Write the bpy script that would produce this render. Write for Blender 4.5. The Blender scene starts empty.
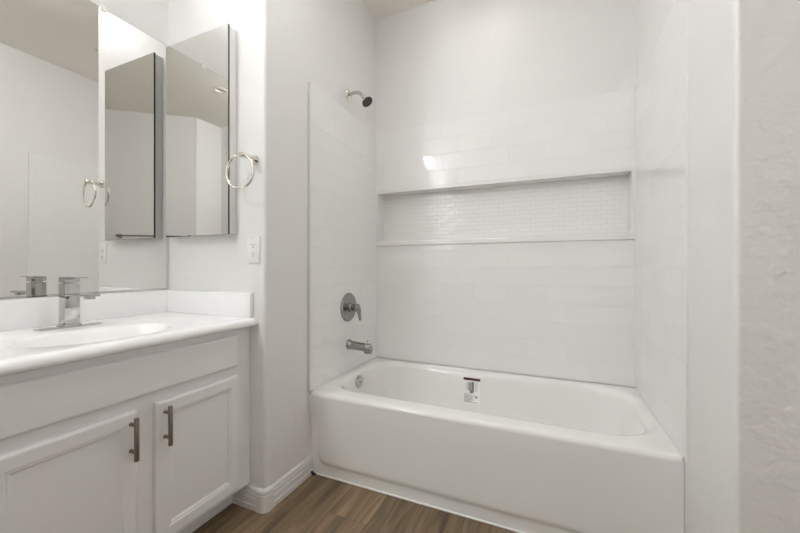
import bpy, bmesh, math, random
from mathutils import Vector, Matrix
PI = math.pi
SC = bpy.context.scene
COL = SC.collection
random.seed(4)

# ------------------------------------------------------------------ camera, world, exposure
CAM_H = 1.046
cam_data = bpy.data.cameras.new('camera')
cam_data.sensor_width = 36.0
cam_data.lens = 350.24 / 800 * 36.0
cam_data.clip_start = 0.02
cam = bpy.data.objects.new('camera', cam_data)
COL.objects.link(cam)
cam.location = (0, 0, CAM_H)
cam.rotation_euler = (PI / 2, 0, 0.4112)
SC.camera = cam

world = bpy.data.worlds.new('world')
SC.world = world
world.use_nodes = True
world.node_tree.nodes['Background'].inputs[0].default_value = (0.9, 0.95, 1.0, 1)
world.node_tree.nodes['Background'].inputs[1].default_value = 0.3

SC.view_settings.view_transform = 'Standard'
SC.view_settings.look = 'None'
SC.view_settings.gamma = 1.0
SC.view_settings.use_curve_mapping = False
SC.view_settings.exposure = 0.88
SC.cycles.use_denoising = True
SC.cycles.max_bounces = 14
SC.cycles.diffuse_bounces = 10
SC.cycles.glossy_bounces = 6
SC.cycles.sample_clamp_indirect = 6.0

BAR_L = 67.0         # radiance of the vanity light's diffuser
DOWN_L = 12.0       # radiance of the downlight over the tub
SINK_FILL_L = 5.5        # radiance of the bar added above the mirror to brighten the counter
CEIL_FILL_L = 12.0        # radiance of the unseen ceiling light added as fill
ADDED_PANE_L = 2.0       # radiance of the glowing pane added behind the camera

# ------------------------------------------------------------------ room dimensions
XM = -1.757          # vanity wall
YV = 1.14            # wing wall face
XL = -1.120          # tile face, left of tub
XLP = -1.126         # painted face, left of tub
XR = 0.393           # tile face, right of tub
XRP = 0.399          # painted face, right of tub
YB = 2.158           # tile face behind tub
YBP = 2.170          # painted face behind tub
YRC = 1.090          # face of the wall right of the alcove
ZC = 2.770           # ceiling
ZT = 1.972           # top of tile
ZRIM = 0.415         # tub rim
YREAR = -0.92

# ------------------------------------------------------------------ materials
def new_mat(name):
    m = bpy.data.materials.new(name)
    m.use_nodes = True
    nt = m.node_tree
    return m, nt, nt.nodes['Principled BSDF']

def N(nt, kind, **kw):
    n = nt.nodes.new(kind)
    for k, v in kw.items():
        setattr(n, k, v)
    return n

def simple(name, col, rough=0.5, metal=0.0, ior=1.5, coat=0.0, var=0.0, bump=0.0, bscale=200.0):
    m, nt, b = new_mat(name)
    b.inputs['Base Color'].default_value = (*col, 1)
    b.inputs['Roughness'].default_value = rough
    b.inputs['Metallic'].default_value = metal
    b.inputs['IOR'].default_value = ior
    b.inputs['Coat Weight'].default_value = coat
    tc = N(nt, 'ShaderNodeTexCoord')
    nz = N(nt, 'ShaderNodeTexNoise')
    nz.inputs['Scale'].default_value = bscale
    nt.links.new(tc.outputs['Object'], nz.inputs['Vector'])
    if var:
        mp = N(nt, 'ShaderNodeMapRange')
        mp.inputs['To Min'].default_value = max(0.0, rough - var)
        mp.inputs['To Max'].default_value = rough + var
        nt.links.new(nz.outputs['Fac'], mp.inputs['Value'])
        nt.links.new(mp.outputs['Result'], b.inputs['Roughness'])
    if bump:
        bp = N(nt, 'ShaderNodeBump')
        bp.inputs['Strength'].default_value = bump
        bp.inputs['Distance'].default_value = 0.001
        nt.links.new(nz.outputs['Fac'], bp.inputs['Height'])
        nt.links.new(bp.outputs['Normal'], b.inputs['Normal'])
    return m

def paint(name, col, rough, strength=0.35, spec=0.5, dist=0.6, det=3):
    """painted drywall with a knock-down plaster texture"""
    m, nt, b = new_mat(name)
    b.inputs['Base Color'].default_value = (*col, 1)
    b.inputs['Roughness'].default_value = rough
    b.inputs['Specular IOR Level'].default_value = spec
    tc = N(nt, 'ShaderNodeTexCoord')
    n1 = N(nt, 'ShaderNodeTexNoise')
    n1.inputs['Scale'].default_value = 22
    n1.inputs['Detail'].default_value = det
    n1.inputs['Roughness'].default_value = 0.55
    n1.inputs['Distortion'].default_value = dist
    nt.links.new(tc.outputs['Object'], n1.inputs['Vector'])
    rp = N(nt, 'ShaderNodeValToRGB')
    rp.color_ramp.elements[0].position = 0.44
    rp.color_ramp.elements[1].position = 0.64
    nt.links.new(n1.outputs['Fac'], rp.inputs['Fac'])
    n2 = N(nt, 'ShaderNodeTexNoise')
    n2.inputs['Scale'].default_value = 160
    n2.inputs['Detail'].default_value = 2
    nt.links.new(tc.outputs['Object'], n2.inputs['Vector'])
    ad = N(nt, 'ShaderNodeMath', operation='MULTIPLY_ADD')
    ad.inputs[1].default_value = 0.35
    nt.links.new(n2.outputs['Fac'], ad.inputs[0])
    nt.links.new(rp.outputs['Color'], ad.inputs[2])
    bp = N(nt, 'ShaderNodeBump')
    bp.inputs['Strength'].default_value = strength
    bp.inputs['Distance'].default_value = 0.0016
    nt.links.new(ad.outputs[0], bp.inputs['Height'])
    nt.links.new(bp.outputs['Normal'], b.inputs['Normal'])
    return m

def tile(name, axis, bw, bh, ox, oz, col, grout, mortar=0.0016, rough=0.08, depth=0.0008, offset=0.5, grough=0.5, tilt=0.02):
    """glossy ceramic brick tile laid in the plane of the wall"""
    m, nt, b = new_mat(name)
    tc = N(nt, 'ShaderNodeTexCoord')
    sp = N(nt, 'ShaderNodeSeparateXYZ')
    nt.links.new(tc.outputs['Object'], sp.inputs[0])
    ax = N(nt, 'ShaderNodeMath', operation='ADD')
    ax.inputs[1].default_value = 20 * bw - ox
    nt.links.new(sp.outputs['X' if axis == 'x' else 'Y'], ax.inputs[0])
    az = N(nt, 'ShaderNodeMath', operation='ADD')
    az.inputs[1].default_value = 40 * bh - oz
    nt.links.new(sp.outputs['Z'], az.inputs[0])
    cb = N(nt, 'ShaderNodeCombineXYZ')
    nt.links.new(ax.outputs[0], cb.inputs[0])
    nt.links.new(az.outputs[0], cb.inputs[1])
    br = N(nt, 'ShaderNodeTexBrick')
    br.offset = offset
    br.inputs['Color1'].default_value = (*col, 1)
    br.inputs['Color2'].default_value = (col[0] * .985, col[1] * .985, col[2] * .985, 1)
    br.inputs['Mortar'].default_value = (*grout, 1)
    br.inputs['Scale'].default_value = 1.0
    br.inputs['Mortar Size'].default_value = mortar
    br.inputs['Mortar Smooth'].default_value = 0.3
    br.inputs['Brick Width'].default_value = bw
    br.inputs['Row Height'].default_value = bh
    nt.links.new(cb.outputs[0], br.inputs['Vector'])
    nt.links.new(br.outputs['Color'], b.inputs['Base Color'])
    inv = N(nt, 'ShaderNodeMath', operation='MULTIPLY_ADD')
    inv.inputs[1].default_value = -1.0
    nz = N(nt, 'ShaderNodeTexNoise')
    nz.inputs['Scale'].default_value = 9
    nz.inputs['Detail'].default_value = 1
    nt.links.new(tc.outputs['Object'], nz.inputs['Vector'])
    nt.links.new(br.outputs['Fac'], inv.inputs[0])
    nt.links.new(nz.outputs['Fac'], inv.inputs[2])
    bp = N(nt, 'ShaderNodeBump')
    bp.inputs['Strength'].default_value = 0.8
    bp.inputs['Distance'].default_value = depth
    # every tile sits at a slightly different angle
    b2 = N(nt, 'ShaderNodeTexBrick')
    b2.offset = offset
    for q, v in (('Color1', 0.0), ('Color2', 1.0), ('Mortar', 0.5)):
        b2.inputs[q].default_value = (v, v, v, 1)
    for q, v in (('Scale', 1.0), ('Mortar Size', mortar), ('Brick Width', bw), ('Row Height', bh)):
        b2.inputs[q].default_value = v
    nt.links.new(cb.outputs[0], b2.inputs['Vector'])
    wn = N(nt, 'ShaderNodeTexWhiteNoise', noise_dimensions='1D')
    nt.links.new(b2.outputs['Color'], wn.inputs['W'])
    sb_ = N(nt, 'ShaderNodeVectorMath', operation='SUBTRACT')
    sb_.inputs[1].default_value = (0.5, 0.5, 0.5)
    nt.links.new(wn.outputs['Color'], sb_.inputs[0])
    ge = N(nt, 'ShaderNodeNewGeometry')
    ma = N(nt, 'ShaderNodeVectorMath', operation='MULTIPLY_ADD')
    ma.inputs[1].default_value = (tilt, tilt, tilt)
    nt.links.new(sb_.outputs[0], ma.inputs[0])
    nt.links.new(ge.outputs['Normal'], ma.inputs[2])
    no = N(nt, 'ShaderNodeVectorMath', operation='NORMALIZE')
    nt.links.new(ma.outputs[0], no.inputs[0])
    nt.links.new(no.outputs[0], bp.inputs['Normal'])
    nt.links.new(inv.outputs[0], bp.inputs['Height'])
    nt.links.new(bp.outputs['Normal'], b.inputs['Normal'])
    rr = N(nt, 'ShaderNodeMapRange')
    rr.inputs['To Min'].default_value = rough
    rr.inputs['To Max'].default_value = grough
    nt.links.new(br.outputs['Fac'], rr.inputs['Value'])
    nt.links.new(rr.outputs['Result'], b.inputs['Roughness'])
    return m

def wood_floor(name):
    m, nt, b = new_mat(name)
    tc = N(nt, 'ShaderNodeTexCoord')
    sp = N(nt, 'ShaderNodeSeparateXYZ')
    nt.links.new(tc.outputs['Object'], sp.inputs[0])
    ay = N(nt, 'ShaderNodeMath', operation='ADD'); ay.inputs[1].default_value = 12.2 - 0.025
    ax = N(nt, 'ShaderNodeMath', operation='ADD'); ax.inputs[1].default_value = 9.0 - 0.028
    nt.links.new(sp.outputs['Y'], ay.inputs[0])
    nt.links.new(sp.outputs['X'], ax.inputs[0])
    cb = N(nt, 'ShaderNodeCombineXYZ')
    nt.links.new(ay.outputs[0], cb.inputs[0])
    nt.links.new(ax.outputs[0], cb.inputs[1])
    br = N(nt, 'ShaderNodeTexBrick')
    br.offset = 0.37
    br.inputs['Color1'].default_value = (0.0, 0.0, 0.0, 1)
    br.inputs['Color2'].default_value = (1.0, 1.0, 1.0, 1)
    br.inputs['Mortar'].default_value = (0.3, 0.3, 0.3, 1)
    br.inputs['Scale'].default_value = 1
    br.inputs['Mortar Size'].default_value = 0.0008
    br.inputs['Brick Width'].default_value = 1.22
    br.inputs['Row Height'].default_value = 0.18
    nt.links.new(cb.outputs[0], br.inputs['Vector'])
    # grain stretched along the plank
    mp = N(nt, 'ShaderNodeMapping')
    mp.inputs['Scale'].default_value = (20, 1.6, 1)
    nt.links.new(tc.outputs['Object'], mp.inputs['Vector'])
    ofs = N(nt, 'ShaderNodeVectorMath', operation='MULTIPLY_ADD')
    ofs.inputs[1].default_value = (7, 13, 5)
    nt.links.new(br.outputs['Color'], ofs.inputs[0])
    nt.links.new(mp.outputs['Vector'], ofs.inputs[2])
    g1 = N(nt, 'ShaderNodeTexNoise')
    g1.inputs['Scale'].default_value = 1.0
    g1.inputs['Detail'].default_value = 7
    g1.inputs['Roughness'].default_value = 0.62
    g1.inputs['Distortion'].default_value = 1.1
    nt.links.new(ofs.outputs[0], g1.inputs['Vector'])
    rp = N(nt, 'ShaderNodeValToRGB')
    e = rp.color_ramp.elements
    e[0].position = 0.28; e[0].color = (0.078, 0.050, 0.026, 1)
    e[1].position = 0.74; e[1].color = (0.33, 0.235, 0.140, 1)
    k = e.new(0.5); k.color = (0.190, 0.130, 0.074, 1)
    nt.links.new(g1.outputs['Fac'], rp.inputs['Fac'])
    pm = N(nt, 'ShaderNodeMapRange')
    pm.inputs['To Min'].default_value = 0.80
    pm.inputs['To Max'].default_value = 1.16
    nt.links.new(br.outputs['Color'], pm.inputs['Value'])
    mu = N(nt, 'ShaderNodeVectorMath', operation='SCALE')
    nt.links.new(rp.outputs['Color'], mu.inputs[0])
    nt.links.new(pm.outputs['Result'], mu.inputs['Scale'])
    mx = N(nt, 'ShaderNodeMix', data_type='RGBA')
    mx.inputs['B'].default_value = (0.07, 0.045, 0.027, 1)
    nt.links.new(br.outputs['Fac'], mx.inputs['Factor'])
    nt.links.new(mu.outputs[0], mx.inputs['A'])
    nt.links.new(mx.outputs['Result'], b.inputs['Base Color'])
    b.inputs['Roughness'].default_value = 0.42
    bp = N(nt, 'ShaderNodeBump')
    bp.inputs['Strength'].default_value = 0.25
    bp.inputs['Distance'].default_value = 0.0006
    nt.links.new(g1.outputs['Fac'], bp.inputs['Height'])
    nt.links.new(bp.outputs['Normal'], b.inputs['Normal'])
    return m

def emitter(name, col, strength):
    m, nt, b = new_mat(name)
    b.inputs['Base Color'].default_value = (0.9, 0.9, 0.9, 1)
    b.inputs['Emission Color'].default_value = (*col, 1)
    b.inputs['Emission Strength'].default_value = strength
    return m

M = {}
M['paint'] = paint('wall_paint', (0.80, 0.793, 0.783), 0.42, 0.30)
M['paint_rough'] = paint('wall_paint_heavy_texture', (0.77, 0.75, 0.725), 0.5, 0.75, dist=0.1, det=2)
M['ceiling'] = paint('ceiling_paint', (0.86, 0.825, 0.765), 0.6, 0.25)
M['trim'] = simple('trim_paint', (0.80, 0.785, 0.77), 0.32, bump=0.03)
TC, GC = (0.87, 0.868, 0.86), (0.84, 0.836, 0.826)
M['tile_back'] = tile('tile_back', 'x', 0.2032, 0.1033, 0.17, ZT, TC, GC)
M['tile_side'] = tile('tile_side', 'y', 0.2032, 0.1033, YB, ZT, TC, (0.83, 0.825, 0.815), grough=0.22)
M['mosaic'] = tile('mosaic', 'x', 0.062, 0.0262, 0.0, 1.545, TC, (0.74, 0.735, 0.725), mortar=0.0016, depth=0.0006, tilt=0.05)
M['tile_plain'] = simple('tile_trim', (0.83, 0.825, 0.81), 0.12, bump=0.02, bscale=30)
M['edge'] = simple('tile_edge_metal', (0.66, 0.65, 0.635), 0.4, 0.0, bump=0.05)
M['tub'] = simple('tub_enamel', (0.87, 0.865, 0.845), 0.10, bump=0.01, bscale=15, coat=0.2)
M['marble'] = simple('cultured_marble', (0.94, 0.938, 0.937), 0.13, bump=0.01, bscale=20, coat=0.2)
M['cabinet'] = simple('cabinet_paint', (0.84, 0.838, 0.84), 0.38, bump=0.05, bscale=300)
M['cab_in'] = simple('cabinet_inside', (0.45, 0.42, 0.38), 0.6, bump=0.05)
M['floor'] = wood_floor('vinyl_plank')
M['mirror'] = simple('mirror_silver', (0.80, 0.795, 0.775), 0.0, 1.0, bump=0.0)
M['mirror_edge'] = simple('mirror_edge', (0.10, 0.11, 0.10), 0.25, 0.3, bump=0.02)
M['white_metal'] = simple('white_enamel_steel', (0.80, 0.79, 0.78), 0.3, bump=0.02)
M['chrome'] = simple('chrome', (0.56, 0.555, 0.545), 0.05, 1.0, var=0.02)
M['satin'] = simple('satin_nickel', (0.36, 0.352, 0.338), 0.22, 1.0, var=0.05)
M['polished_nickel'] = simple('polished_nickel', (0.80, 0.76, 0.69), 0.08, 1.0, var=0.03)
M['pull'] = simple('brushed_bronze_nickel', (0.30, 0.255, 0.21), 0.38, 1.0, var=0.06)
M['rubber'] = simple('spray_face_rubber', (0.035, 0.033, 0.032), 0.5, bump=0.2, bscale=400)
M['plastic'] = simple('white_plastic', (0.84, 0.83, 0.815), 0.28, bump=0.01)
M['clear'] = simple('clear_plastic', (0.90, 0.90, 0.88), 0.12, bump=0.01)
M['slot'] = simple('slot_dark', (0.03, 0.03, 0.03), 0.6, bump=0.02)
M['paper'] = simple('label_paper', (0.90, 0.90, 0.89), 0.55, bump=0.02)
M['maroon'] = simple('label_maroon', (0.085, 0.014, 0.018), 0.5, bump=0.02)
M['ink'] = simple('label_ink', (0.22, 0.22, 0.21), 0.6, bump=0.02)
M['ink_light'] = simple('label_grey', (0.40, 0.40, 0.39), 0.6, bump=0.02)
M['caulk'] = simple('caulk', (0.86, 0.85, 0.83), 0.45, bump=0.05)
M['black'] = simple('black_scrap', (0.02, 0.02, 0.02), 0.6, bump=0.2)
M['ceil_fill_lens'] = emitter('fill_ceiling_light_lens', (0.98, 0.985, 1.0), CEIL_FILL_L)
M['sink_fill_diffuser'] = emitter('sink_fill_lamp_diffuser', (0.955, 0.98, 1.0), SINK_FILL_L)
M['diffuser'] = emitter('lamp_diffuser', (0.955, 0.98, 1.0), BAR_L)
M['down'] = emitter('downlight_lens', (1.0, 0.985, 0.965), DOWN_L)
M['pane'] = emitter('added_glowing_pane', (0.86, 0.94, 1.0), ADDED_PANE_L)

# ------------------------------------------------------------------ mesh helpers
def world_loc(o):
    v = Vector((0, 0, 0))
    while o is not None:
        v += o.location
        o = o.parent
    return v

class MB:
    def __init__(self):
        self.bm = bmesh.new()
        self.mi = 0
    def _faces(self, faces):
        for f in faces:
            f.material_index = self.mi
    def box(self, x0, x1, y0, y1, z0, z1, bev=0.0, seg=2):
        t = bmesh.new()
        bmesh.ops.create_cube(t, size=1)
        for v in t.verts:
            v.co = Vector(((x0 + x1) / 2 + v.co.x * (x1 - x0), (y0 + y1) / 2 + v.co.y * (y1 - y0), (z0 + z1) / 2 + v.co.z * (z1 - z0)))
        if bev:
            bmesh.ops.bevel(t, geom=list(t.edges), offset=bev, segments=seg, affect='EDGES', profile=0.5)
        self.merge(t)
        return self
    def merge(self, t, mat=None):
        vm = {}
        for v in t.verts:
            vm[v] = self.bm.verts.new(mat @ v.co if mat else v.co)
        for f in t.faces:
            try:
                nf = self.bm.faces.new([vm[v] for v in f.verts])
                nf.material_index = self.mi
                nf.smooth = f.smooth
            except ValueError:
                pass
        t.free()
    def loft(self, rings, closed=True, cap0=False, cap1=False):
        vs = [[self.bm.verts.new(Vector(p)) for p in r] for r in rings]
        n = len(vs[0])
        for a, b in zip(vs, vs[1:]):
            for i in range(n if closed else n - 1):
                j = (i + 1) % n
                try:
                    self.bm.faces.new((a[i], a[j], b[j], b[i])).material_index = self.mi
                except ValueError:
                    pass
        if cap0:
            self.bm.faces.new(vs[0][::-1]).material_index = self.mi
        if cap1:
            self.bm.faces.new(vs[-1]).material_index = self.mi
        return self
    def prism(self, poly, z0, z1):
        return self.loft([[(x, y, z0) for x, y in poly], [(x, y, z1) for x, y in poly]], True, True, True)
    def lathe(self, origin, axis, prof, seg=32, cap=True):
        """prof = [(distance along axis, radius)]"""
        a = Vector(axis).normalized()
        u = a.orthogonal().normalized()
        w = a.cross(u)
        o = Vector(origin)
        rings = []
        for d, r in prof:
            rings.append([o + a * d + (u * math.cos(2 * PI * i / seg) + w * math.sin(2 * PI * i / seg)) * max(r, 1e-5) for i in range(seg)])
        return self.loft(rings, True, cap, cap)
    def tube(self, pts, rad, seg=14, closed=False):
        pts = [Vector(p) for p in pts]
        n = len(pts)
        rads = rad if isinstance(rad, (list, tuple)) else [rad] * n
        rings = []
        nrm = None
        for i, p in enumerate(pts):
            if closed:
                t = (pts[(i + 1) % n] - pts[i - 1]).normalized()
            else:
                t = (pts[min(i + 1, n - 1)] - pts[max(i - 1, 0)]).normalized()
            if nrm is None:
                nrm = t.orthogonal().normalized()
            nrm = (nrm - t * nrm.dot(t)).normalized()
            b = t.cross(nrm)
            rings.append([p + (nrm * math.cos(2 * PI * k / seg) + b * math.sin(2 * PI * k / seg)) * rads[i] for k in range(seg)])
        if closed:
            rings.append(rings[0])
            self.loft(rings, True)
            bmesh.ops.remove_doubles(self.bm, verts=self.bm.verts, dist=1e-6)
        else:
            self.loft(rings, True, True, True)
        return self
    def sphere(self, c, r, seg=24, scale=(1, 1, 1)):
        t = bmesh.new()
        bmesh.ops.create_uvsphere(t, u_segments=seg, v_segments=seg // 2, radius=r)
        for v in t.verts:
            v.co = Vector(c) + Vector((v.co.x * scale[0], v.co.y * scale[1], v.co.z * scale[2]))
        self.merge(t)
        return self
    def build(self, name, mats, parent=None, smooth=None):
        bmesh.ops.recalc_face_normals(self.bm, faces=self.bm.faces)
        off = world_loc(parent) if parent else Vector((0, 0, 0))
        for v in self.bm.verts:
            v.co -= off
        me = bpy.data.meshes.new(name)
        self.bm.to_mesh(me)
        self.bm.free()
        for m in (mats if isinstance(mats, (list, tuple)) else [mats]):
            me.materials.append(M[m])
        if smooth is not None:
            for p in me.polygons:
                p.use_smooth = True
            me.set_sharp_from_angle(angle=math.radians(smooth))
        o = bpy.data.objects.new(name, me)
        COL.objects.link(o)
        if parent:
            o.parent = parent
        return o

def tag(o, label, cat, group=None):
    o['label'] = label
    o['category'] = cat
    if group:
        o['group'] = group
    return o

def thing(name, label, cat, loc, group=None):
    o = bpy.data.objects.new(name, None)
    o.empty_display_size = 0.05
    COL.objects.link(o)
    o.location = loc
    return tag(o, label, cat, group)

def struct(name, mb, mats, label=None, smooth=None):
    o = mb.build(name, mats, None, smooth)
    o['kind'] = 'structure'
    o['label'] = label or name.replace('_', ' ')
    return o

def arc(cx, cy, r, a0, a1, n=8):
    return [(cx + r * math.cos(math.radians(a0 + (a1 - a0) * i / n)), cy + r * math.sin(math.radians(a0 + (a1 - a0) * i / n))) for i in range(n + 1)]

def smooth01(t):
    t = max(0.0, min(1.0, t))
    return t * t * (3 - 2 * t)

# ------------------------------------------------------------------ room shell
struct('floor', MB().box(-1.9, 1.35, -1.05, 2.4, -0.1, 0.0), 'floor', 'brown wood plank floor running towards the bathtub')
def ceiling_slab(holes):
    """ceiling with round holes for the recessed lights"""
    mb = MB()
    ys = [-1.05] + [v for (hx, hy, hr) in holes for v in (hy - 0.2, hy + 0.2)] + [2.4]
    for k in range(0, len(ys), 2):
        mb.box(-1.9, 1.35, ys[k], ys[k + 1], ZC, ZC + 0.1)
    for hx, hy, hr in holes:
        mb.box(-1.9, hx - 0.2, hy - 0.2, hy + 0.2, ZC, ZC + 0.1)
        mb.box(hx + 0.2, 1.35, hy - 0.2, hy + 0.2, ZC, ZC + 0.1)
        an = [2 * PI * (i + 0.5) / 48 for i in range(48)]
        inner, outer = [], []
        for a in an:
            c, s_ = math.cos(a), math.sin(a)
            t = 0.2 / max(abs(c), abs(s_))
            inner.append((hx + c * hr, hy + s_ * hr))
            outer.append((hx + c * t, hy + s_ * t))
        mb.loft([[(x, y, ZC + 0.1) for x, y in inner], [(x, y, ZC) for x, y in inner], [(x, y, ZC) for x, y in outer], [(x, y, ZC + 0.1) for x, y in outer]])
    mb.box(-1.9, 1.35, -1.05, 2.4, ZC + 0.1, ZC + 0.14)
    return mb
struct('ceiling', ceiling_slab([(-0.52, -0.25, 0.047), (-0.37, 1.78, 0.077)]), 'ceiling', 'flat off white ceiling')
struct('wall_vanity', MB().box(-1.9, XM, -1.05, YV, 0, ZC), 'paint', 'off white wall behind the large mirror and vanity')
# wall mass left of the tub: wing wall face + tub side, bull-nosed corner
rb = 0.014
poly = [(-1.9, YV)] + arc(XLP - rb, YV + rb, rb, -90, 0, 10) + [(XLP, 2.4), (-1.9, 2.4)]
wall_left = struct('wall_left', MB().prism(poly, 0, ZC), 'paint', 'off white wall left of the bathtub with a rounded outer corner', smooth=30)
poly = [(1.35, YRC)] + arc(XRP + rb, YRC + rb, rb, -90, -180, 10) + [(XRP, 2.4), (1.35, 2.4)]
wall_right = struct('wall_right', MB().prism(poly, 0, ZC), ['paint', 'paint_rough'], 'off white textured wall right of the bathtub with a rounded outer corner', smooth=30)
for p in wall_right.data.polygons:
    if p.normal.y < -0.9:
        p.material_index = 1
NZ0, NZ1 = 1.217, 1.545      # niche opening
NX0, NX1 = XL + 0.012, XR - 0.016
NYB = YB + 0.092             # back of the niche
mb = MB()
mb.box(XLP, XRP, NYB + 0.01, 2.4, 0, ZC)
mb.box(XLP, XRP, YBP, NYB + 0.01, 0, NZ0 - 0.03)
mb.box(XLP, XRP, YBP, NYB + 0.01, NZ1 + 0.01, ZC)
wall_back = struct('wall_back', mb, 'paint', 'off white wall behind the bathtub above the tile')
struct('wall_rear', MB().box(-1.9, 0.30, -1.05, YREAR, 0, ZC).box(0.28, 0.42, -1.05, -0.585, 0, ZC), 'paint', 'off white wall behind the camera')
DA, DB = Vector((0.28, -0.59)), Vector((1.25, 0.166))      # diagonal wall behind the camera
dd = (DB - DA).normalized()
dn = Vector((-dd.y, dd.x))                                  # into the room
pa, pb = DA - dn * 0.1, DB - dn * 0.1
struct('wall_diagonal', MB().prism([tuple(DA), tuple(pa), tuple(pb), tuple(DB)], 0, ZC), 'paint', 'off white diagonal wall behind the camera')
struct('wall_entry', MB().box(1.25, 1.35, 0.10, YRC, 0, ZC), 'paint', 'off white wall at the end of the short passage on the right')

# ------------------------------------------------------------------ tile surround (parts of the walls)
YF = 1.432                                # front edge of the tile on the left
YFR = 1.405                               # and on the right
MB().box(XLP, XL, YF, YB, ZRIM + 0.003, ZT).build('tile_panel', 'tile_side', wall_left)
MB().box(XLP, XL + 0.004, YF - 0.008, YF, ZRIM + 0.003, ZT).build('tile_edge_trim', 'edge', wall_left)
MB().box(XR, XRP, YFR, YB, ZRIM + 0.003, ZT).build('tile_panel', 'tile_side', wall_right)
MB().box(XR - 0.0015, XRP, YFR - 0.006, YFR, ZRIM + 0.003, ZT + 0.9 * 0).build('tile_edge_trim', 'tile_plain', wall_right)
mb = MB()
mb.box(XLP, XRP, YB, YBP, ZRIM + 0.003, NZ0 - 0.03)
mb.box(XLP, XRP, YB, YBP, NZ1 + 0.02, ZT)
mb.build('tile_panel', 'tile_back', wall_back)
MB().box(NX0, NX1, NYB, NYB + 0.01, NZ0 - 0.01, NZ1 + 0.01).build('niche_mosaic', 'mosaic', wall_back)
mb = MB()
mb.box(XLP, NX0, YB - 0.002, NYB + 0.01, NZ0, NZ1, 0.002)
mb.box(NX1, XRP, YB - 0.002, NYB + 0.01, NZ0, NZ1, 0.002)
mb.box(XLP, XRP, YB - 0.005, NYB + 0.01, NZ1, NZ1 + 0.022, 0.003)
mb.build('niche_frame', 'tile_plain', wall_back)
MB().box(XLP, XRP, YB - 0.010, NYB + 0.01, NZ0 - 0.030, NZ0, 0.004).build('niche_shelf', 'tile_plain', wall_back)

# ------------------------------------------------------------------ baseboards
BPROF = [(0.0, 0.0), (0.0165, 0.0), (0.0165, 0.021), (0.0125, 0.024), (0.0125, 0.027), (0.0155, 0.030), (0.0145, 0.050),
         (0.0105, 0.053), (0.0105, 0.056), (0.0135, 0.059), (0.0125, 0.072), (0.0095, 0.0745), (0.0095, 0.077), (0.0125, 0.080), (0.0105, 0.087), (0.005, 0.091), (0.0, 0.091)]
CPROF = [(0.0, 0.0), (0.0185, 0.0), (0.0185, 0.070), (0.016, 0.0735), (0.016, 0.076), (0.018, 0.079), (0.016, 0.088), (0.009, 0.094), (0.0, 0.094)]
def sweep(path, prof):
    """path = [((x, y), (nx, ny))]"""
    rings = [[(p[0] + n[0] * d, p[1] + n[1] * d, z) for d, z in prof] for p, n in path]
    return MB().loft(rings, True, True, True)
struct('baseboard_wing', sweep([((-1.30, YV), (0, -1)), ((XLP - 0.030, YV), (0, -1))], BPROF), 'trim', 'white ridged baseboard under the vanity side wall')
struct('baseboard_left', sweep([((XLP, YV + 0.030), (1, 0)), ((XLP, 1.452), (1, 0))], BPROF), 'trim', 'white ridged baseboard running to the foot of the bathtub')
cpath = [((XLP - 0.032, YV), (0, -1))]
for i in range(11):
    a = math.radians(-90 + 9 * i)
    n = (math.cos(a), math.sin(a))
    cpath.append(((XLP - rb + rb * n[0], YV + rb + rb * n[1]), n))
cpath.append(((XLP, YV + 0.032), (1, 0)))
struct('trim_1', sweep(cpath, CPROF), 'trim', 'rounded white baseboard corner block', smooth=35)
struct('baseboard_right', sweep([((XRP, YRC + 0.03), (-1, 0)), ((XRP, 1.425), (-1, 0))], BPROF), 'trim', 'white baseboard right of the bathtub')
struct('baseboard_passage', sweep([((XRP + 0.03, YRC), (0, -1)), ((1.25, YRC), (0, -1))], BPROF), 'trim', 'white baseboard of the short passage')
struct('baseboard_diagonal', sweep([(tuple(DA), tuple(dn)), (tuple(DB), tuple(dn))], BPROF), 'trim', 'white baseboard of the diagonal wall')
struct('baseboard_rear', sweep([((XM, YREAR), (0, 1)), ((0.28, YREAR), (0, 1))], BPROF), 'trim', 'white baseboard of the rear wall')

# added window on the rear wall, glowing pane shaped for the niche tile highlight
wx0, wx1, wz0, wz1 = -1.70, -1.45, 1.35, 2.66
mb = MB()
mb.box(wx0 - 0.045, wx0, YREAR, YREAR + 0.02, wz0 - 0.05, wz1 + 0.05, 0.003)
mb.box(wx1, wx1 + 0.05, YREAR, YREAR + 0.02, wz0 - 0.05, wz1 + 0.05, 0.003)
mb.box(wx0, wx1, YREAR, YREAR + 0.02, wz1, wz1 + 0.05, 0.003)
mb.box(wx0, wx1, YREAR, YREAR + 0.03, wz0 - 0.05, wz0, 0.003)
win = struct('window_added_1', mb, 'trim', 'added window with a glowing pane, unseen behind the camera')
MB().box(wx0, wx1, YREAR, YREAR + 0.006, wz0, wz1).build('glow_pane', 'pane', win)

# ------------------------------------------------------------------ bathtub
tub = thing('bathtub', 'white alcove bathtub with a plain apron and rounded rim between three tiled walls', 'bathtub', ((XL + XR) / 2, 1.80, 0))
TX0, TX1, TY0, TY1 = XLP + 0.001, XRP - 0.001, 1.434, YB - 0.001
def ray_round_rect(cx, cy, ang, x0, x1, y0, y1, rl, rr):
    """distance along ang from (cx,cy) to a rounded rectangle (left radius rl, right radius rr)"""
    c, s = math.cos(ang), math.sin(ang)
    lo, hi = 0.0, 3.0
    def inside(t):
        x, y = cx + c * t, cy + s * t
        if not (x0 <= x <= x1 and y0 <= y <= y1):
            return False
        for xx, r, sx in ((x0, rl, 1), (x1, rr, -1)):
            for yy, sy in ((y0, 1), (y1, -1)):
                kx, ky = xx + sx * r, yy + sy * r
                if (x - kx) * sx < 0 and (y - ky) * sy < 0 and (x - kx) ** 2 + (y - ky) ** 2 > r * r:
                    return False
        return True
    for _ in range(40):
        m = (lo + hi) / 2
        if inside(m):
            lo = m
        else:
            hi = m
    return lo
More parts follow.
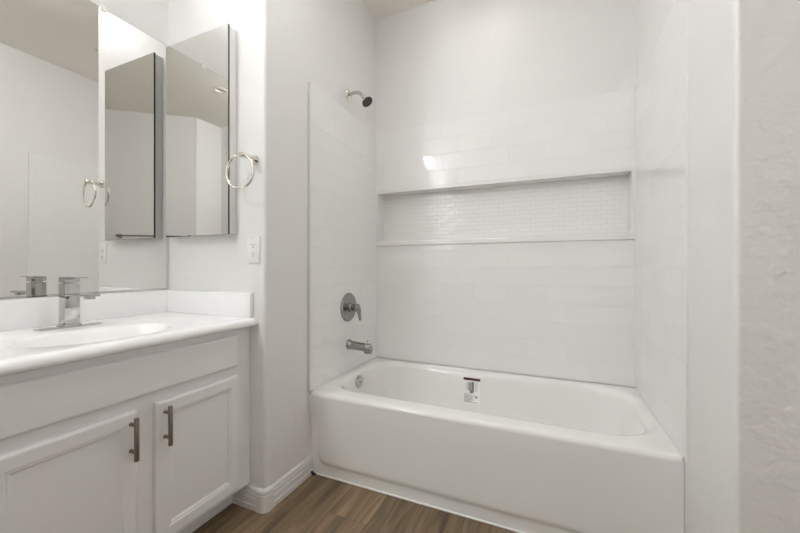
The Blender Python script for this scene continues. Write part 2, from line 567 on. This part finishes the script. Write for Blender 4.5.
def angle_set(cx, cy, x0, x1, y0, y1, per=40):
    cs = [(x1, y0), (x1, y1), (x0, y1), (x0, y0)]
    out = []
    for k in range(4):
        (ax, ay), (bx, by) = cs[k], cs[(k + 1) % 4]
        for i in range(per):
            t = i / per
            out.append(math.atan2(ay + (by - ay) * t - cy, ax + (bx - ax) * t - cx))
    return out
tcx, tcy = (TX0 + TX1) / 2, (TY0 + TY1) / 2 + 0.02
TANG = angle_set(tcx, tcy, TX0, TX1, TY0, TY1, 48)
def tring(x0, x1, y0, y1, rl, rr, z):
    out = []
    for a in TANG:
        t = ray_round_rect(tcx, tcy, a, x0, x1, y0, y1, rl, rr)
        out.append((tcx + math.cos(a) * t, tcy + math.sin(a) * t, z))
    return out
OX0, OX1, OY0, OY1 = -1.076, 0.378, 1.532, 2.118        # opening at the rim
rings = []
for k in range(9):
    a = math.radians(90 * k / 8)
    rings.append(tring(TX0, TX1, TY0 + 0.020 * (1 - math.sin(PI / 2 - a)), TY1, .0005, .0005, ZRIM - 0.020 + 0.020 * math.sin(a)))
PROFILE = ((-0.018, ZRIM), (-0.008, ZRIM - 0.0012), (0.0, ZRIM - 0.0040), (0.007, ZRIM - 0.0085), (0.013, ZRIM - 0.015), (0.018, ZRIM - 0.024), (0.0215, ZRIM - 0.036),
           (0.025, ZRIM - 0.055), (0.036, 0.28), (0.050, 0.19), (0.068, 0.12), (0.090, 0.085), (0.120, 0.068), (0.165, 0.062))
for inset, z in PROFILE:
    sl = inset * 1.0
    sr = inset * (1.0 if inset <= 0 else 1.3 if inset < 0.026 else 2.4)          # the far end slopes like a backrest
    rings.append(tring(OX0 + sl, OX1 - sr, OY0 + inset, OY1 - inset, 0.15 - 0.55 * inset, 0.20 - 0.55 * inset, z))
MB().loft(rings, True, False, True).build('basin', 'tub', tub, smooth=50)
# apron: pressed panel with rounded lower corners over a flat flange
nx, nz = 150, 60
PX0, PX1, PZ0, PZ1, PR = TX0 + 0.030, TX1 + 0.10, 0.052, 0.60, 0.07
def panel_in(x, z):
    qx = abs(x - (PX0 + PX1) / 2) - ((PX1 - PX0) / 2 - PR)
    qz = abs(z - (PZ0 + PZ1) / 2) - ((PZ1 - PZ0) / 2 - PR)
    return -(math.hypot(max(qx, 0), max(qz, 0)) + min(max(qx, qz), 0) - PR)
rows = []
for j in range(nz + 1):
    z = 0.0 + (ZRIM - 0.020) * (j / nz)
    row = []
    for i in range(nx + 1):
        s = i / nx
        s = s - 0.08 * math.sin(2 * PI * s)     # denser at both ends
        x = TX0 + (TX1 - TX0) * s
        k = smooth01(panel_in(x, z) / (0.026 + 0.035 * smooth01((z - 0.06) / 0.08)))
        k = max(k, smooth01((z - 0.24) / 0.14))
        row.append((x, TY0 + 0.017 * (1 - k) + 0.004 * smooth01((0.37 - z) / 0.2) * k, z))
    rows.append(row)
MB().loft(rows, False).build('apron', 'tub', tub, smooth=60)
MB().tube([(TX0, TY0 + 0.016, 0.003), (TX1, TY0 + 0.016, 0.003)], 0.0045, 8).build('caulk_bead', 'caulk', tub, smooth=60)
# overflow plate with toggle lever
ox, oz = OX0 + 0.026, 0.364
op = MB().lathe((ox - 0.004, 1.80, oz), (1, 0, -0.08), [(0, 0.038), (0.008, 0.038), (0.012, 0.036), (0.014, 0.031), (0.0145, 0.0)], 36, True).build('overflow_plate', 'chrome', tub, smooth=40)
MB().lathe((ox + 0.008, 1.80, oz), (1, 0, -0.08), [(0, 0.006), (0.005, 0.006), (0.006, 0.004)], 14).build('screw', 'satin', op, smooth=40)
MB().lathe((-0.88, 1.82, 0.061), (0, 0, 1), [(0, 0.034), (0.003, 0.034), (0.005, 0.028), (0.004, 0.02), (0.012, 0.016), (0.014, 0.0)], 28).build('drain', 'chrome', tub, smooth=40)
# paper label on the far inside wall of the tub
def tub_y(z):
    pts = [(z_, i_) for i_, z_ in PROFILE[4:11]]
    for (za, ia), (zb, ib) in zip(pts, pts[1:]):
        if zb <= z <= za:
            return OY1 - (ia + (ib - ia) * (za - z) / (za - zb))
    return OY1 - pts[0][1]
lx0, lz1 = -0.494, 0.378
lb = MB()
def lquad(u0, u1, v0, v1, mi, lift):
    """u across in metres, v down in metres from the label's top left"""
    lb.mi = mi
    cuts = [v0 + (v1 - v0) * i / 3 for i in range(4)]
    r = []
    for v in cuts:
        z = lz1 - v
        y = tub_y(z) - 0.0012 - lift
        r.append([(lx0 + u0, y, z), (lx0 + u1, y, z)])
    lb.loft(r, False)
lquad(0, 0.100, 0, 0.148, 0, 0)
lquad(0, 0.100, 0, 0.015, 1, 0.0006)
lquad(0.050, 0.064, 0.022, 0.082, 2, 0.0006)          # picture: folded screen
lquad(0.030, 0.049, 0.024, 0.072, 3, 0.0006)
lquad(0.040, 0.058, 0.072, 0.088, 2, 0.0006)
for k in range(7):
    lquad(0.012, 0.046, 0.026 + 0.0066 * k, 0.028 + 0.0066 * k, 3, 0.0009)
for k, w in enumerate((0.022, 0.018, 0.024, 0.016, 0.023, 0.020, 0.012)):
    lquad(0.068, 0.068 + w * 0.85, 0.024 + 0.008 * k, 0.0265 + 0.008 * k, 3, 0.0006)
for k, w in enumerate((0.030, 0.082, 0.050, 0.055, 0.062, 0.048, 0.080)):
    lquad(0.006, 0.006 + w, 0.093 + 0.0072 * k, 0.0963 + 0.0072 * k, 3, 0.0006)
lquad(0.072, 0.086, 0.104, 0.112, 2, 0.0006)
o = lb.build('paper_label', ['paper', 'maroon', 'ink', 'ink_light'], tub)
o['label'] = 'white printed paper label with a dark maroon band'

# small dark scrap at the foot of the tub
mb = MB()
mb.tube([(-1.112, 1.436, 0.016), (-1.104, 1.428, 0.020), (-1.096, 1.431, 0.013), (-1.090, 1.437, 0.008), (-1.084, 1.432, 0.003)], [0.003, 0.006, 0.005, 0.0045, 0.002], 8)
mb.sphere((-1.100, 1.434, 0.0055), 0.0055, 10, (1.3, 1, 1))
tag(mb.build('rubber_scrap', 'black', None, smooth=40), 'tiny black scrap on the floor at the left foot of the bathtub', 'scrap')

# ------------------------------------------------------------------ shower fittings on the left tile wall
SY = 1.80
sh = thing('shower_fixture', 'small chrome shower head with black spray face on a bent wall arm', 'shower head', (XLP, SY, 2.06))
MB().lathe((XLP, SY, 2.073), (1, 0, 0), [(0, 0.035), (0.003, 0.035), (0.009, 0.029), (0.013, 0.016), (0.014, 0.0)], 32).build('escutcheon', 'polished_nickel', sh, smooth=40)
ap = [(-1.134, SY, 2.073), (-1.10, SY, 2.077), (-1.075, SY, 2.079), (-1.060, SY, 2.077), (-1.045, SY, 2.069), (-1.030, SY, 2.054), (-1.022, SY, 2.045)]
MB().tube(ap, 0.0095, 16).build('shower_arm', 'chrome', sh, smooth=50)
d = Vector((0.62, -0.06, -0.78)).normalized()
p0 = Vector((-1.026, SY, 2.050))
hd = MB().lathe(p0, d, [(0, 0.012), (0.006, 0.013), (0.012, 0.011), (0.018, 0.013), (0.026, 0.015), (0.038, 0.024), (0.050, 0.033), (0.056, 0.0345), (0.0565, 0.030)], 32).build('spray_head', 'polished_nickel', sh, smooth=40)
MB().lathe(p0 + d * 0.052, d, [(0, 0.0325), (0.0065, 0.0325), (0.009, 0.030), (0.010, 0.0)], 32).build('spray_face', 'rubber', hd, smooth=40)

va = thing('shower_valve', 'round satin nickel shower valve with a hanging lever above the tub spout', 'shower valve', (XL, SY, 0.803))
MB().lathe((XL, SY - 0.004, 0.803), (1, 0, 0), [(0, 0.086), (0.003, 0.086), (0.008, 0.081), (0.010, 0.070), (0.009, 0.060), (0.013, 0.045), (0.015, 0.0)], 48).build('valve_plate', 'satin', va, smooth=35)
hub = MB().lathe((XL + 0.012, SY - 0.004, 0.803), (1, 0, 0), [(0, 0.028), (0.012, 0.026), (0.016, 0.021), (0.034, 0.021), (0.042, 0.024), (0.055, 0.023), (0.060, 0.017), (0.061, 0.0)], 32).build('valve_hub', 'satin', va, smooth=35)
MB().tube([(-1.078, SY - 0.004, 0.812), (-1.062, SY - 0.004, 0.810), (-1.050, SY - 0.004, 0.796), (-1.044, SY - 0.004, 0.770), (-1.040, SY - 0.004, 0.745), (-1.040, SY - 0.004, 0.728)],
          [0.014, 0.017, 0.015, 0.011, 0.009, 0.006], 14).build('lever', 'satin', va, smooth=50)

spo = thing('tub_spout', 'satin nickel tub spout with a diverter knob under the shower valve', 'spout', (XL, SY, 0.575))
mb = MB()
rings = []
for x, zc, rz, ry in ((XL, .580, .030, .030), (XL + .006, .580, .030, .030), (XL + .010, .579, .0265, .027), (XL + .05, .577, .0255, .026), (XL + .09, .574, .0245, .025), (XL + .115, .571, .026, .0245), (XL + .135, .567, .029, .0235), (XL + .147, .564, .029, .021), (XL + .153, .563, .025, .016)):
    rings.append([(x, SY + ry * math.cos(2 * PI * i / 28), zc + rz * math.sin(2 * PI * i / 28)) for i in range(28)])
mb.loft(rings, True, True, True)
mb.lathe((XL + .126, SY, .548), (0.05, 0, -1), [(0, .019), (.006, .0185), (.010, .017), (.011, .0)], 20)
sb = mb.build('spout_body', 'satin', spo, smooth=40)
MB().lathe((XL + .130, SY, .592), (0, 0, 1), [(0, .004), (.012, .004), (.013, .0075), (.019, .0075), (.021, .005)], 16).build('diverter_knob', 'satin', spo, smooth=40)

# ------------------------------------------------------------------ vanity cabinet
CX = -1.209         # face frame front
cab = thing('vanity_cabinet', 'light grey painted vanity cabinet with two shaker doors under the white countertop', 'cabinet', (-1.48, 0.70, 0))
cy0, cy1 = 0.29, 1.1385
mb = MB()
mb.box(CX - 0.019, CX, cy0, cy1, 0.105, 0.788, 0.0012, 1)
mb.build('face_frame', 'cabinet', cab)
mb = MB()
mb.box(XM + 0.002, CX - 0.019, cy0, cy0 + 0.016, 0.105, 0.788)
mb.box(XM + 0.002, CX - 0.019, cy1 - 0.016, cy1, 0.105, 0.788)
mb.box(XM + 0.002, CX - 0.019, cy0 + 0.016, cy1 - 0.016, 0.105, 0.121)
mb.box(XM + 0.002, XM + 0.012, cy0 + 0.016, cy1 - 0.016, 0.121, 0.788)
mb.build('cabinet_box', 'cabinet', cab)
MB().box(XM + 0.002, -1.300, cy0, cy1, 0.0, 0.105).build('toe_kick', 'cabinet', cab)
def rect_ring(x, y0, y1, z0, z1):
    return [(x, y0, z0), (x, y1, z0), (x, y1, z1), (x, y0, z1)]
def panel_front(y0, y1, z0, z1, stile=None):
    mb = MB()
    xf = CX + 0.0195
    rg = [rect_ring(CX, y0, y1, z0, z1), rect_ring(xf - 0.006, y0, y1, z0, z1), rect_ring(xf - 0.002, y0 + .003, y1 - .003, z0 + .003, z1 - .003), rect_ring(xf, y0 + .008, y1 - .008, z0 + .008, z1 - .008)]
    if stile:
        for dx, s in ((0, stile), (-0.0030, stile + .0025), (-0.0034, stile + .0080), (-0.0075, stile + .0125), (-0.0088, stile + .0165)):
            rg.append(rect_ring(xf + dx, y0 + s, y1 - s, z0 + s, z1 - s))
    mb.loft(rg, True, True, True)
    return mb
panel_front(0.352, 1.060, 0.634, 0.762).build('false_drawer_front', 'cabinet', cab)
def door(y0, y1, hy):
    dr = panel_front(y0, y1, 0.126, 0.597, 0.040).build('cabinet_door', 'cabinet', cab)
    xf = CX + 0.0195
    mb = MB()
    mb.box(xf + 0.023, xf + 0.034, hy - 0.0055, hy + 0.0055, 0.452, 0.584, 0.0015)
    for z in (0.478, 0.560):
        mb.lathe((xf - 0.0005, hy, z), (1, 0, 0), [(0, 0.006), (0.003, 0.006), (0.004, 0.0048), (0.025, 0.0048)], 14)
    h = mb.build('door_pull', 'pull', dr, smooth=35)
    return dr
door(0.344, 0.677, 0.657)
door(0.734, 1.065, 0.760)

# ------------------------------------------------------------------ vanity countertop with moulded basin
top = thing('vanity_countertop', 'glossy white moulded countertop with an oval basin and splashes on the grey vanity', 'countertop', (-1.45, 0.70, 0.789))
kx0, kx1, ky0, ky1 = XM + 0.001, -1.166, 0.285, YV - 0.001
bx, by = -1.388, 0.675
KANG = angle_set(bx, by, kx0, kx1, ky0, ky1, 30)
def kring(inset, z):
    out = []
    for a in KANG:
        c, s = math.cos(a), math.sin(a)
        t = min(((kx1 - inset - bx) / c if c > 1e-9 else ((kx0 - bx) / c if c < -1e-9 else 9)),
                ((ky1 - by) / s if s > 1e-9 else ((ky0 + inset - by) / s if s < -1e-9 else 9)))
        out.append((bx + c * t, by + s * t, z))
    return out
def ering(rx, ry, z, sx=0.0):
    out = []
    for a in KANG:
        c, s = math.cos(a), math.sin(a)
        t = 1 / math.sqrt((c / rx) ** 2 + (s / ry) ** 2)
        out.append((bx + sx + c * t, by + s * t, z))
    return out
KZ = 0.824
rings = [kring(0.045, KZ - 0.035), kring(0.014, KZ - 0.035), kring(0.005, KZ - 0.032), kring(0.0, KZ - 0.025), kring(0.0, KZ - 0.019),
         kring(0.003, KZ - 0.011), kring(0.009, KZ - 0.004), kring(0.018, KZ - 0.0005), kring(0.030, KZ + 0.0005), kring(0.045, KZ - 0.001)]
rings += [ering(0.158, 0.225, KZ - 0.001), ering(0.148, 0.214, KZ - 0.003), ering(0.139, 0.204, KZ - 0.009), ering(0.132, 0.196, KZ - 0.020),
          ering(0.120, 0.180, KZ - 0.050), ering(0.100, 0.150, KZ - 0.085, -.01), ering(0.075, 0.115, KZ - 0.108, -.02), ering(0.022, 0.022, KZ - 0.116, -.03)]
MB().loft(rings, True, False, True).build('counter_slab', 'marble', top, smooth=50)
MB().lathe((bx - .03, by, KZ - 0.118), (0, 0, 1), [(0, .021), (.004, .021), (.005, .016), (.009, .013), (.010, 0)], 24).build('drain', 'chrome', top, smooth=40)
MB().box(XM + 0.001, XM + 0.020, ky0, YV - 0.001, KZ - 0.001, 0.931, 0.003).build('back_splash', 'marble', top, smooth=40)
MB().box(XM + 0.020, -1.190, YV - 0.020, YV - 0.001, KZ - 0.001, 0.931, 0.003).build('side_splash', 'marble', top, smooth=40)

# ------------------------------------------------------------------ faucet
fa = thing('faucet', 'square chrome single lever faucet standing on the vanity countertop', 'faucet', (-1.625, 0.693, KZ))
fx, fy = -1.632, 0.695
MB().box(fx - 0.026, fx + 0.030, fy - 0.090, fy + 0.090, KZ - 0.001, KZ + 0.005, 0.0015).build('base_plate', 'chrome', fa, smooth=30)
mb = MB()
mb.box(fx - 0.027, fx + 0.027, fy - 0.0265, fy + 0.0265, KZ + 0.005, KZ + 0.012, 0.001)
mb.box(fx - 0.019, fx + 0.024, fy - 0.0225, fy + 0.0225, KZ + 0.010, KZ + 0.160, 0.001)
mb.build('faucet_body', 'chrome', fa, smooth=30)
mb = MB()
mb.box(fx + 0.020, fx + 0.155, fy - 0.0225, fy + 0.0225, KZ + 0.116, KZ + 0.124, 0.001)
mb.box(fx + 0.122, fx + 0.146, fy - 0.012, fy + 0.012, KZ + 0.106, KZ + 0.117, 0.001)
mb.build('spout', 'chrome', fa, smooth=30)
mb = MB()
mb.box(fx - 0.019, fx + 0.024, fy - 0.0225, fy + 0.0225, KZ + 0.164, KZ + 0.180, 0.001)
mb.box(fx - 0.014, fx + 0.014, fy - 0.014, fy + 0.014, KZ + 0.159, KZ + 0.165)
mb.box(fx - 0.024, fx + 0.078, fy - 0.0200, fy + 0.0200, KZ + 0.180, KZ + 0.184, 0.001)
mb.build('lever', 'chrome', fa, smooth=30)

# ------------------------------------------------------------------ wall mirror
mir = thing('vanity_mirror', 'large frameless mirror on the wall above the vanity back splash', 'mirror', (XM, 0.71, 0.936))
my0, my1, mz0, mz1 = 0.285, 1.127, 0.936, 2.142
MB().box(XM + 0.0005, XM + 0.0050, my0, my1, mz0, mz1).build('mirror_backing', 'mirror_edge', mir)
MB().box(XM + 0.0050, XM + 0.0056, my0 + .0012, my1 - .0012, mz0 + .0012, mz1 - .0012).build('mirror_glass', 'mirror', mir)
MB().box(XM + 0.0005, XM + 0.0085, my0, my1, mz0 - 0.004, mz0 + 0.004, 0.001).build('bottom_channel', 'chrome', mir)
for y in (0.861, 0.42):
    MB().box(XM + 0.0005, XM + 0.0100, y - 0.011, y + 0.011, mz1 - 0.010, mz1 + 0.012, 0.002).build('mirror_clip', 'clear', mir)

# ------------------------------------------------------------------ medicine cabinet on the wing wall
med = thing('medicine_cabinet', 'tall mirrored medicine cabinet on the side wall beside the large mirror', 'medicine cabinet', (-1.50, YV, 1.186))
ax0, ax1, az0, az1, ayf = -1.706, -1.290, 1.186, 2.100, YV - 0.046
MB().box(ax0 + 0.004, ax1 - 0.004, ayf + 0.008, YV - 0.0005, az0 + 0.003, az1 - 0.003, 0.002).build('cabinet_box', 'white_metal', med)
dr = MB().box(ax0, ax1, ayf + 0.0006, ayf + 0.008, az0, az1).build('mirror_door', 'mirror_edge', med)
MB().box(ax0 + 0.001, ax1 - 0.001, ayf, ayf + 0.0006, az0 + 0.001, az1 - 0.001).build('mirror_glass', 'mirror', dr)

# ------------------------------------------------------------------ towel ring
tr = thing('towel_ring', 'polished nickel towel ring on the side wall right of the medicine cabinet', 'towel ring', (-1.178, YV, 1.509))
MB().lathe((-1.178, YV, 1.509), (0, -1, 0), [(0, .021), (.004, .021), (.010, .017), (.022, .0125), (.060, .0105), (.066, .0125), (.078, .0125), (.082, .009), (.0825, 0)], 28).build('wall_post', 'polished_nickel', tr, smooth=40)
rc, rr_ = Vector((-1.1935, YV - 0.071, 1.4405)), 0.0705
pts = []
ca, sa = math.cos(math.radians(4)), math.sin(math.radians(4))
for i in range(56):
    a = 2 * PI * i / 56
    u, v = rr_ * math.cos(a), rr_ * math.sin(a)
    pts.append((rc.x + u * ca, rc.y + u * sa + 0.0, rc.z + v))
MB().tube(pts, 0.0052, 12, closed=True).build('ring', 'polished_nickel', tr, smooth=60)

# ------------------------------------------------------------------ wall outlet
ou = thing('power_outlet', 'white duplex wall outlet above the end of the countertop', 'outlet', (-1.186, YV, 1.118))
oxc, ozc = -1.186, 1.118
MB().box(oxc - 0.035, oxc + 0.035, YV - 0.006, YV, ozc - 0.0575, ozc + 0.0575, 0.0025).build('cover_plate', 'plastic', ou, smooth=40)
rec = MB().box(oxc - 0.0165, oxc + 0.0165, YV - 0.0075, YV - 0.005, ozc - 0.0335, ozc + 0.0335, 0.001).build('receptacle', 'plastic', ou)
for dz in (0.019, -0.019):
    for sx, h in ((-1, 0.007), (1, 0.006)):
        MB().box(oxc + sx * 0.0064 - 0.0012, oxc + sx * 0.0064 + 0.0012, YV - 0.0079, YV - 0.0072, ozc + dz - 0.001, ozc + dz + h).build('slot', 'slot', rec)
    MB().lathe((oxc, YV - 0.0072, ozc + dz - 0.0075), (0, -1, 0), [(0, .003), (.0008, .003)], 12).build('ground_hole', 'slot', rec)
for dz in (0.048, -0.048):
    MB().lathe((oxc, YV - 0.0055, ozc + dz), (0, -1, 0), [(0, .003), (.001, .003), (.0014, .0015)], 12).build('screw', 'plastic', ou)

# ------------------------------------------------------------------ towel bar on the diagonal wall (seen in the mirrors)
def dpt(s, out, z):
    p = DA + dd * s + dn * out
    return (p.x, p.y, z)
tb = thing('towel_bar', 'nickel towel bar on the diagonal wall, seen reflected in the mirrors', 'towel bar', dpt(0.43, 0, 1.39))
s0, s1, bz = 0.075, 0.76, 1.385
for s in (s0, s1):
    MB().lathe(dpt(s, 0, bz), (dn.x, dn.y, 0), [(0, .024), (.004, .024), (.012, .016), (.050, .012), (.066, .0135), (.075, .010), (.0755, 0)], 24).build('wall_post', 'satin', tb, smooth=40)
MB().tube([dpt(s0, 0.060, bz), dpt(s1, 0.060, bz)], 0.0085, 14).build('bar', 'satin', tb, smooth=50)

# ------------------------------------------------------------------ lamps and added fill lights
def bar_light(label, y0, y1, z, lens):
    t = thing('vanity_light', label, 'wall light', (XM, (y0 + y1) / 2, z))
    MB().box(XM, XM + 0.020, y0 + 0.12, y1 - 0.12, z - 0.06, z + 0.06, 0.004).build('back_plate', 'satin', t, smooth=30)
    MB().box(XM + 0.020, XM + 0.040, y0, y1, z - 0.045, z + 0.052, 0.002).box(XM + 0.036, XM + 0.068, y0, y1, z + 0.044, z + 0.052, 0.001).build('lamp_housing', 'satin', t, smooth=30)
    for y in (y0, y1):
        MB().box(XM + 0.036, XM + 0.068, y - 0.004, y + 0.004, z - 0.048, z + 0.052, 0.001).build('end_cap', 'satin', t, smooth=30)
    MB().box(XM + 0.040, XM + 0.064, y0 + 0.004, y1 - 0.004, z - 0.045, z + 0.0435, 0.003).build('diffuser', lens, t)
bar_light('linear bar light high on the vanity wall, left of the large mirror', -0.72, -0.12, 2.56, 'diffuser')
bar_light('dim linear fill light added above the large mirror, out of view', 0.36, 0.92, 2.56, 'sink_fill_diffuser')  # added to brighten the countertop and the walls facing it

def downlight(label, x, y, r, lens_mat, deep):
    t = thing('recessed_downlight', label, 'ceiling light', (x, y, ZC))
    MB().lathe((x, y, ZC), (0, 0, -1), [(0, r + .020), (.003, r + .020), (.006, r + .012), (.004, r), (-deep, r - .004)], 48, False).build('trim_ring', 'ceiling', t, smooth=40)
    MB().lathe((x, y, ZC), (0, 0, -1), [(-deep - 0.004, r - .004), (-deep, r - .004)], 48).build('lens', lens_mat, t)
    return t
downlight('round recessed downlight in the ceiling above the bathtub', -0.37, 1.78, 0.075, 'down', 0.05)
downlight('small round recessed ceiling light behind the camera, seen in the mirror', -0.52, -0.25, 0.045, 'ceiling', 0.012)
cl = thing('fill_ceiling_light', 'round flush fill light added on the ceiling, out of view', 'ceiling light', (-0.62, 0.88, ZC))  # added out of view to lift the overall light in the room
MB().lathe((-0.62, 0.88, ZC), (0, 0, -1), [(0, .160), (.018, .160), (.020, .156), (.020, .145)], 48).build('light_base', 'white_metal', cl, smooth=40)
MB().lathe((-0.62, 0.88, ZC), (0, 0, -1), [(.0202, .148), (.040, .148), (.048, .143), (.052, .130), (.053, .0)], 48, False).build('lens', 'ceil_fill_lens', cl, smooth=40)
